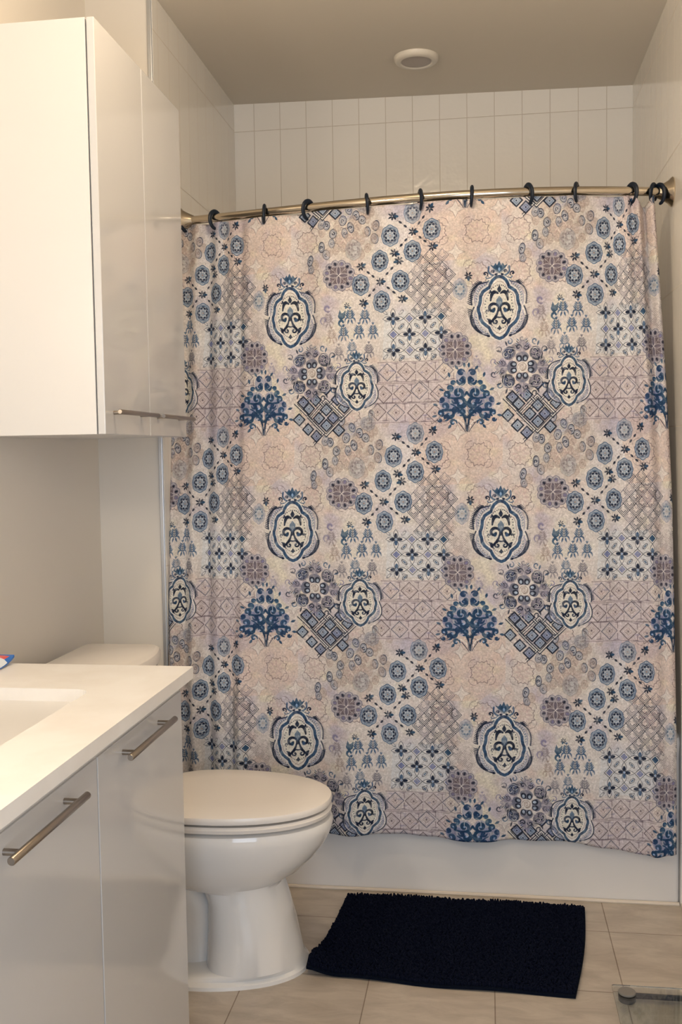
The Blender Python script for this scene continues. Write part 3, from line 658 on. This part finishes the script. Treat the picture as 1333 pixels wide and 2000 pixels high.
for j in range(NV):
    f = j / (NV - 1.)                         # 0 top .. 1 bottom
    for i, tu in enumerate(tus):
        z0 = 2.059 + (.18 - 2.059) * f
        k = min(1, max(0, (z0 - 1.15) / .9))  # 1 near the rod
        xm = np.interp(tu, XT, XX); xt = np.interp(tu, XT, XTOP); x = xm + (xt - xm) * k ** 1.3
        x += .018 * max(0, min(1, (1.1 - z0) / .65)) * max(0, 1 - max(tu, 0) * .65)
        right = max(0, (tu - 1.62) / .25); left = max(0, (-.15 - tu) / .3)
        top = zt(x); bot = zb(x); z = top + (bot - top) * f
        kk = min(1, max(0, (z - .5) / 1.56))
        fold = .0065 * math.sin(tu * 12.5 + ph[0]) + .006 * math.sin(tu * 21 + ph[1] + z * .8) + .0025 * math.sin(tu * 37 + ph[2] - z * 1.1)
        fold += .010 * math.exp(-((x - .205 - .006 * z) / .016) ** 2) - .010 * math.exp(-((x - .235) / .02) ** 2)      # sharp pleat on the left
        fold += .008 * left * math.sin(tu * 46)
        fold += .0035 * k ** 2 * math.cos((x - .125) * 2 * math.pi / .157)
        rk = min(1, max(0, (tu - 1.66) / .06)) * (.25 + .75 * k)
        fold += rk * .019 * math.sin((tu - 1.66) * 60)
        fold += .006 * max(0, f - .75) * 4 * math.sin(x * 17 + 1)
        fold -= .014 * max(0, f - .80) * 5 * min(1, max(0, (x - 1.2) / .25))
        y = -.034 + (rod_y(x) + .029) * kk + fold
        if z < .52: y = min(y, -.012)
        V[j, i] = (x, y, z)
        zn = top + (bot - top) * f
        tv = (1.745 - zn) / .655 if zn > 1.09 else 1 + (1.09 - zn) / .625
        UV[j, i] = ((4 + 412 * tu + 206) / 412., 1 - (9 + 431 * tv + 215.5) / 431.)
me = bpy.data.meshes.new('shower_curtain'); me.vertices.add(NU * NV); me.vertices.foreach_set('co', V.ravel())
idx = np.arange(NU * NV).reshape(NV, NU)
quads = np.stack([idx[:-1, :-1], idx[1:, :-1], idx[1:, 1:], idx[:-1, 1:]], -1).reshape(-1, 4)
me.loops.add(quads.size); me.loops.foreach_set('vertex_index', quads.ravel().astype(np.int32))
me.polygons.add(len(quads)); me.polygons.foreach_set('loop_start', (np.arange(len(quads)) * 4).astype(np.int32)); me.polygons.foreach_set('loop_total', np.full(len(quads), 4, np.int32))
me.update(calc_edges=True)
uvl = me.uv_layers.new(name='fabric'); uvl.data.foreach_set('uv', UV.reshape(-1, 2)[quads.ravel()].astype(np.float32).ravel())
for p in me.polygons: p.use_smooth = True
me.materials.append(M_cur)
cur = bpy.data.objects.new('shower_curtain', me); sc.collection.objects.link(cur)
sm = cur.modifiers.new('cloth_thickness', 'SOLIDIFY'); sm.thickness = .0008; sm.offset = 1
tag(cur, 'blue and beige patchwork print shower curtain hanging in front of the tub', 'shower curtain')
# rings
ORD = ['at the far left end of the rod, beside the wall cabinet', 'second from the left on the rod', 'third from the left on the rod, seen edge-on', 'fourth from the left on the rod', 'fifth from the left on the rod, edge-on', 'sixth from the left on the rod',
       'seventh from the left on the rod', 'eighth from the left on the rod', 'ninth from the left on the rod', 'tenth from the left, last one before the bunched pair', 'left one of the pair bunched near the right wall flange', 'last one at the right, against the wall flange']
YAWR = [-30, -34, 6, -35, 10, 14, 3, 28, -18, 34, -28, 30]
def ring_bm():
    bm = bmesh.new(); pts = []; rr = []
    for i in range(33):
        a = math.radians(-120 + 300 * i / 32); pts.append((-.0222 * math.sin(a), 0, .0222 * math.cos(a) * 1.2)); rr.append(.0056 * (.55 + .45 * math.sin(math.pi * min(1, max(0, i / 32))) ** .5))
    tube(bm, [(0, p[0], p[2]) for p in pts], rr, 10, True, 1.35)
    return bm
r0 = link('curtain_ring', ring_bm(), M_ring)
for k, x in enumerate(RINGS):
    o = r0 if k == 0 else r0.copy()
    if k: sc.collection.objects.link(o)
    o.location = (x, rod_y(x) - .003, RZ - .0083); o.rotation_euler = (0, math.radians((k * 37 % 7 - 3) * 1.5), math.radians(YAWR[k]))
    tag(o, 'navy plastic curtain ring ' + ORD[k], 'curtain ring', 'navy curtain rings on the rod')
# ---------------------------------------------------------------- toilet
TY = -.45
def egg(x0, x1, hw, z, n=56, back=.0, p=2.15):
    cx = x0 + (x1 - x0) * .40; P = []
    for i in range(n):
        a = 2 * math.pi * i / n; c, s = math.cos(a), math.sin(a)
        ex = (x1 - cx) if c > 0 else (cx - x0); q = p if c > 0 else 2.6
        P.append((cx + ex * math.copysign(abs(c) ** (2 / q), c), TY + hw * math.copysign(abs(s) ** (2 / q), s), z))
    return P
toi = empty('toilet', (.2, TY, 0), 'white two-piece toilet with closed lid between vanity and tub', 'toilet')
bm = bmesh.new()
# flared pedestal with foot, then the bowl that swells out over it
loft(bm, [egg(.02, .508, .165, 0), egg(.02, .507, .164, .009), egg(.03, .500, .150, .015), egg(.245, .490, .140, .028), egg(.250, .472, .130, .12), egg(.250, .452, .121, .19), egg(.235, .441, .116, .225),
          egg(.16, .448, .125, .236), egg(.12, .490, .150, .262), egg(.09, .530, .168, .300), egg(.06, .560, .181, .340), egg(.05, .572, .186, .368), egg(.05, .575, .186, .386), egg(.052, .570, .183, .396), egg(.07, .555, .17, .400)])
loft(bm, [rrect(-.13, .27, TY - .075, TY + .075, .05, z) for z in (.012, .16)] + [rrect(-.15, .22, TY - .12, TY + .12, .05, z) for z in (.26, .395)])
loft(bm, [rrect(-.165, .12, TY - .17, TY + .17, .04, .33), rrect(-.165, .12, TY - .175, TY + .175, .04, .40)])
part('bowl', bm, M_porc, toi)
bm = bmesh.new(); loft(bm, [egg(.09, .562, .178, .404), egg(.085, .570, .185, .408), egg(.085, .572, .187, .417), egg(.09, .566, .182, .423)]); part('seat', bm, M_seat, toi)
bm = bmesh.new(); loft(bm, [egg(.085, .562, .180, .427), egg(.080, .571, .188, .431), egg(.080, .573, .190, .440), egg(.082, .570, .187, .447), egg(.10, .555, .172, .4515), egg(.16, .47, .11, .4545), egg(.24, .36, .04, .4555)]); part('seat_lid', bm, M_seat, toi)
for s in (-1, 1):
    bm = bmesh.new(); box(bm, .06, .10, TY + s * .075 - .02, TY + s * .075 + .02, .40, .445, .008, 3); part('hinge', bm, M_seat, toi)
    bm = bmesh.new(); lathe(bm, [(.014, 0), (.014, .006), (.010, .014), (.003, .017)], (.12, TY + s * .115 * 1.0, .020)); part('bolt_cap', bm, M_seat, toi)
def tank_sec(z, e=0., bow=.05, n=8):
    P = []
    for cx, cy, a0 in ((.03, TY + .155, 0), (-.125, TY + .155, 90), (-.125, TY - .155, 180), (.03, TY - .155, 270)):
        for i in range(n + 1):
            a = math.radians(a0 + 90 * i / n); x = cx + (.025 + e) * math.cos(a); y = cy + (.025 + e) * math.sin(a)
            if a0 in (0, 270): x += 0
            P.append([x, y, z])
        if a0 == 270 or True: pass
    Q = []
    m = len(P)
    for i in range(m):                       # refine the front edge so it can bow outwards
        a = P[i]; b = P[(i + 1) % m]; Q.append(tuple(a))
        if abs(a[0] - b[0]) < 1e-6 and a[0] > 0 and abs(a[1] - b[1]) > .1:
            for t in np.linspace(0, 1, 12)[1:-1]: Q.append((a[0], a[1] + (b[1] - a[1]) * t, z))
    return [(x + (bow * (1 - ((y - TY) / .185) ** 2) if x > .0 else 0), y, zz) for x, y, zz in Q]
bm = bmesh.new(); loft(bm, [tank_sec(.402, -.012, .03), tank_sec(.42, -.006, .03), tank_sec(.60, -.002, .034), tank_sec(.764, 0, .036)]); part('tank', bm, M_porc, toi)
bm = bmesh.new(); loft(bm, [tank_sec(.765, .004, .036), tank_sec(.770, .009, .036), tank_sec(.788, .010, .036), tank_sec(.796, .006, .036), tank_sec(.800, -.004, .036)]); part('tank_lid', bm, M_seat, toi)
bm = bmesh.new(); tube(bm, [(.06, TY - .13, .71), (.085, TY - .13, .71)], .009, 12); tube(bm, [(.082, TY - .13, .71), (.085, TY - .09, .705), (.085, TY - .06, .70)], [.007, .006, .007], 12); part('flush_lever', bm, M_nick, toi)

# ---------------------------------------------------------------- wall cabinet over the toilet
def bar_handle(parent, x_face, x_bar, yc, L, z, inset, r=.006):
    bm = bmesh.new(); y0, y1 = yc - L / 2, yc + L / 2
    tube(bm, [(x_bar, y0, z), (x_bar, y0 + .0015, z), (x_bar, y1 - .0015, z), (x_bar, y1, z)], [r * .85, r, r, r * .85], 20)
    for y in (y0 + inset, y1 - inset): tube(bm, [(x_face, y, z), (x_bar - r * .6, y, z)], r * .8, 14)
    h = part('handle', bm, M_nick, parent); h['label'] = 'brushed metal bar handle'; return h
CX, CY0, CY1, CZ0, CZ1 = .12, -.768, -.150, 1.378, 2.297
cab = empty('wall_cabinet', (-.04, (CY0 + CY1) / 2, CZ0), 'white gloss wall cabinet with two doors hung above the toilet', 'cabinet')
bm = bmesh.new(); box(bm, LX + .001, CX - .021, CY0, CY1, CZ0, CZ1, .001); part('carcass', bm, M_side, cab, False)
ym = -.462
for a, b in ((CY0, ym - .0022), (ym + .0022, CY1)):
    bm = bmesh.new(); box(bm, CX - .018, CX, a, b, CZ0, CZ1, .002); d = part('door', bm, M_lam, cab, False)
    bar_handle(d, CX, CX + .032, (a + b) / 2 - .008, .272, 1.428, .045, .0055)

# ---------------------------------------------------------------- vanity, counter, basin
VX, VY0, VY1, VZ = .31, -2.05, -.86, .822
van = empty('vanity_cabinet', (.05, (VY0 + VY1) / 2, 0), 'white gloss vanity cabinet with bar handles under the stone counter', 'cabinet')
bm = bmesh.new(); box(bm, LX + .001, VX - .021, VY1 - .018, VY1, 0, VZ, .001); box(bm, LX + .001, VX - .021, VY0, VY0 + .018, 0, VZ, .001); box(bm, LX + .001, VX - .021, VY0 + .018, VY1 - .018, .06, .078); box(bm, LX + .001, LX + .009, VY0 + .018, VY1 - .018, .078, VZ)
part('carcass', bm, M_side, van, False)
bm = bmesh.new(); box(bm, VX - .02, VX - .004, VY0, VY1, VZ - .012, VZ, .001); part('top_rail', bm, M_side, van, False)
for a, b in ((-1.3335, VY1), (-1.812, -1.3375), (VY0, -1.816)):
    bm = bmesh.new(); box(bm, VX - .018, VX, a, b, .004, VZ - .006, .0015); d = part('door', bm, M_lam, van, False)
    if a > -2: bar_handle(d, VX, VX + .026, -1.116 if a > -1.5 else -1.572, .262, .789, .031, .0062)
SX0, SX1, SY0, SY1 = -.125, .182, -1.50, -1.040
cnt = empty('stone_countertop', (.06, -1.4, VZ + .01), 'cream quartz countertop with an undermount sink cut into it', 'countertop')
bm = bmesh.new()
CTZ0, CTZ1 = .834, .860
outer = rrect(LX + .001, .325, -2.06, -.812, .004, CTZ1, 6); inner = rrect(SX0, SX1, SY0, SY1, .035, CTZ1, 6)
def vring(pts, z): return [bm.verts.new((p[0], p[1], z)) for p in pts]
ot, ob, it, ib = vring(outer, CTZ1), vring(outer, CTZ0), vring(inner, CTZ1), vring(inner, CTZ0)
m_ = len(ot)
for k in range(m_):
    q = (k + 1) % m_
    bm.faces.new((ot[k], ot[q], it[q], it[k])); bm.faces.new((ob[k], ib[k], ib[q], ob[q])); bm.faces.new((ot[k], ob[k], ob[q], ot[q])); bm.faces.new((it[k], it[q], ib[q], ib[k]))
part('slab', bm, M_quartz, cnt, False)
bm = bmesh.new(); box(bm, LX + .002, VX - .03, VY0, -.87, VZ, CTZ0); part('support_strip', bm, M_side, cnt, False)
sink = empty('sink', ((SX0 + SX1) / 2, (SY0 + SY1) / 2, .72), 'white rectangular undermount sink basin in the counter', 'sink')
bm = bmesh.new()
loft(bm, [rrect(SX0 - .012, SX1 + .012, SY0 - .012, SY1 + .012, .045, CTZ0 - .0005), rrect(SX0 - .012, SX1 + .012, SY0 - .012, SY1 + .012, .045, .70), rrect(SX0 + .02, SX1 - .02, SY0 + .02, SY1 - .02, .06, .68)], False, True)
loft(bm, [rrect(SX0 - .012, SX1 + .012, SY0 - .012, SY1 + .012, .045, CTZ0 - .0005), rrect(SX0 + .003, SX1 - .003, SY0 + .003, SY1 - .003, .035, CTZ0 - .001), rrect(SX0 + .008, SX1 - .008, SY0 + .008, SY1 - .008, .04, .74), rrect(SX0 + .03, SX1 - .03, SY0 + .03, SY1 - .03, .05, .712), rrect(SX0 + .08, SX1 - .08, SY0 + .10, SY1 - .10, .05, .704)], False, True)
part('basin', bm, M_basin, sink)
bm = bmesh.new(); lathe(bm, [(.022, 0), (.022, .002), (.018, .003), (.006, .003)], ((SX0 + SX1) / 2, (SY0 + SY1) / 2, .7045)); part('drain', bm, M_nick, sink)

# ---------------------------------------------------------------- flat packet at the back of the counter
M_pb = mat('blue_packet_film', (.03, .16, .55), .25); M_pw = mat('white_packet_film', (.72, .78, .85), .25); M_pr = mat('red_packet_print', (.72, .10, .09), .3)
pk = empty('wipes_packet', (-.17, -.90, CTZ1), 'blue and white plastic packet with red label at the back edge of the counter', 'packet')
bm = bmesh.new()
NX, NYY = 14, 24
g = {}
for i in range(NX + 1):
    for j in range(NYY + 1):
        a, b = i / NX, j / NYY
        h = .016 * (math.sin(math.pi * min(1, max(0, a))) ** .5) * (min(1, (1 - b) / .16) * min(1, b / .12)) + .0015 + .012 * b ** 5
        g[i, j, 1] = bm.verts.new((-.200 + .105 * a, -1.02 + .205 * b, CTZ1 + .001 + h + .006 * b ** 6)); g[i, j, 0] = bm.verts.new((-.200 + .105 * a, -1.02 + .205 * b, CTZ1 + .0008 + .014 * b ** 6))
for i in range(NX):
    for j in range(NYY):
        f = bm.faces.new((g[i, j, 1], g[i + 1, j, 1], g[i + 1, j + 1, 1], g[i, j + 1, 1]))
        f.material_index = 2 if (8 <= i <= 12 and 20 <= j <= 22) else (1 if i >= 5 and 15 < j < 20 else 0)
        bm.faces.new((g[i, j, 0], g[i, j + 1, 0], g[i + 1, j + 1, 0], g[i + 1, j, 0]))
for i in range(NX):
    bm.faces.new((g[i, 0, 0], g[i + 1, 0, 0], g[i + 1, 0, 1], g[i, 0, 1])); bm.faces.new((g[i + 1, NYY, 0], g[i, NYY, 0], g[i, NYY, 1], g[i + 1, NYY, 1]))
for j in range(NYY):
    bm.faces.new((g[0, j + 1, 0], g[0, j, 0], g[0, j, 1], g[0, j + 1, 1])); bm.faces.new((g[NX, j, 0], g[NX, j + 1, 0], g[NX, j + 1, 1], g[NX, j, 1]))
part('film_wrap', bm, [M_pb, M_pw, M_pr], pk)

# ---------------------------------------------------------------- chenille bath rug
rug = empty('bath_rug', (.86, -.29, 0), 'dark navy chenille bath rug lying on the floor in front of the tub', 'rug')
C00, C10, C11, C01 = (.500, -.512), (1.177, -.545), (1.245, -.062), (.552, -.056)
def rug_pt(a, b):
    lx = float(np.interp(b, [0, .1, .2, .35, .6, 1], [.510, .512, .515, .527, .541, .552])); rx = C10[0] + (C11[0] - C10[0]) * b + .010 * math.sin(math.pi * b)
    x = lx + (rx - lx) * a; y = (C00[1] + (C10[1] - C00[1]) * a) * (1 - b) + (C01[1] + (C11[1] - C01[1]) * a) * b
    y += .004 * math.sin(a * 9) * (1 - b)
    c = max(0, 1 - math.hypot(a / .14, (b - .08) / .30)); z = .034 * c * c + .004 * math.sin(a * 7 + b * 3) ** 2
    return Vector((x, y, z))
M_rb = mat('navy_rug_backing', (.0022, .0045, .012), .95, **{'Specular IOR Level': .1})
M_rt = mat('navy_chenille', (.0022, .004, .013), .95, **{'Sheen Weight': .06, 'Sheen Roughness': .5, 'Specular IOR Level': .1}); M_rt.node_tree.nodes['Principled BSDF'].inputs['Sheen Tint'].default_value = (.05, .08, .22, 1)
bm = bmesh.new(); A, B = 40, 28; vs = {}
for i in range(A + 1):
    for j in range(B + 1):
        p = rug_pt(i / A, j / B); vs[i, j, 1] = bm.verts.new(p + Vector((0, 0, .008))); vs[i, j, 0] = bm.verts.new(p + Vector((0, 0, .001)))
for i in range(A):
    for j in range(B):
        bm.faces.new((vs[i, j, 1], vs[i + 1, j, 1], vs[i + 1, j + 1, 1], vs[i, j + 1, 1])); bm.faces.new((vs[i, j, 0], vs[i, j + 1, 0], vs[i + 1, j + 1, 0], vs[i + 1, j, 0]))
for i in range(A): bm.faces.new((vs[i, 0, 0], vs[i + 1, 0, 0], vs[i + 1, 0, 1], vs[i, 0, 1])); bm.faces.new((vs[i + 1, B, 0], vs[i, B, 0], vs[i, B, 1], vs[i + 1, B, 1]))
for j in range(B): bm.faces.new((vs[0, j + 1, 0], vs[0, j, 0], vs[0, j, 1], vs[0, j + 1, 1])); bm.faces.new((vs[A, j, 0], vs[A, j + 1, 0], vs[A, j + 1, 1], vs[A, j, 1]))
part('backing', bm, M_rb, rug)
# pile: short bent noodles, one mesh
R = random.Random(4); TV = []; TF = []
NA, NB = 118, 78
for i in range(NA):
    for j in range(NB):
        a = (i + .5 + R.uniform(-.35, .35)) / NA; b = (j + .5 + R.uniform(-.35, .35)) / NB
        a = .006 + .988 * a; b = .008 + .984 * b
        base = rug_pt(a, b) + Vector((0, 0, .007)); ang = R.uniform(0, 6.28); eg = min(a, 1 - a, b, 1 - b) < .03; ln = R.uniform(.0, .25) if eg else R.uniform(.3, .95); L = R.uniform(.008, .013) if eg else R.uniform(.010, .017); r = R.uniform(.0028, .0038)
        d = Vector((math.cos(ang) * ln, math.sin(ang) * ln, 1)).normalized(); t2 = Vector((-d.y, d.x, 0)).normalized() if abs(d.z) < .999 else Vector((1, 0, 0)); t3 = d.cross(t2)
        o = len(TV)
        for h, rr in ((0, .8), (L * .55, 1.08), (L * .92, .85)):
            c = base + d * h - Vector((0, 0, (h / L) ** 2 * (.0 if eg else .002)))
            for k in range(5):
                q = 2 * math.pi * k / 5; v = c + (t2 * math.cos(q) + t3 * math.sin(q)) * r * rr; TV.append((v.x, v.y, v.z))
        v = base + d * L * 1.08; TV.append((v.x, v.y, v.z))
        for s in (0, 5):
            for k in range(5): TF.append((o + s + k, o + s + (k + 1) % 5, o + s + 5 + (k + 1) % 5, o + s + 5 + k))
        for k in range(5): TF.append((o + 10 + k, o + 10 + (k + 1) % 5, o + 15))
me = bpy.data.meshes.new('pile'); me.from_pydata([(v[0] - rug.location.x, v[1] - rug.location.y, v[2]) for v in TV], [], TF); me.materials.append(M_rt)
for p in me.polygons: p.use_smooth = True
pl = bpy.data.objects.new('pile', me); sc.collection.objects.link(pl); pl.parent = rug; pl['kind'] = 'stuff'

# ---------------------------------------------------------------- glass bathroom scale
S0x, S1x, S0y, S1y = 1.266, 1.586, -.823, -.503
scl = empty('bathroom_scale', (1.426, -.663, 0), 'clear glass bathroom scale with grey round sensor feet at the lower right', 'scale')
bm = bmesh.new(); loft(bm, [rrect(S0x, S1x, S0y, S1y, .006, .017), rrect(S0x, S1x, S0y, S1y, .006, .0225)]); part('glass_plate', bm, M_glass, scl)
for x in (S0x + .032, S1x - .032):
    for y in (S0y + .036, S1y - .036):
        bm = bmesh.new(); lathe(bm, [(.019, .0), (.0205, .002), (.0205, .0165)], (x, y, 0.0005)); f = part('sensor_foot', bm, M_dark, scl)
        b2 = bmesh.new(); lathe(b2, [(.0205, .0226), (.0205, .0262), (.0195, .0272), (.004, .0274)], (x, y, 0)); part('foot_cap', b2, M_grey, f)
for y in (S0y + .036, S1y - .036):
    bm = bmesh.new(); box(bm, S0x + .05, S1x - .05, y - .0075, y + .0075, .010, .0168, .001); part('crossbar', bm, M_dark, scl)
bm = bmesh.new(); box(bm, 1.38, 1.47, -.74, -.69, .009, .0168, .002); part('display_housing', bm, M_dark, scl)
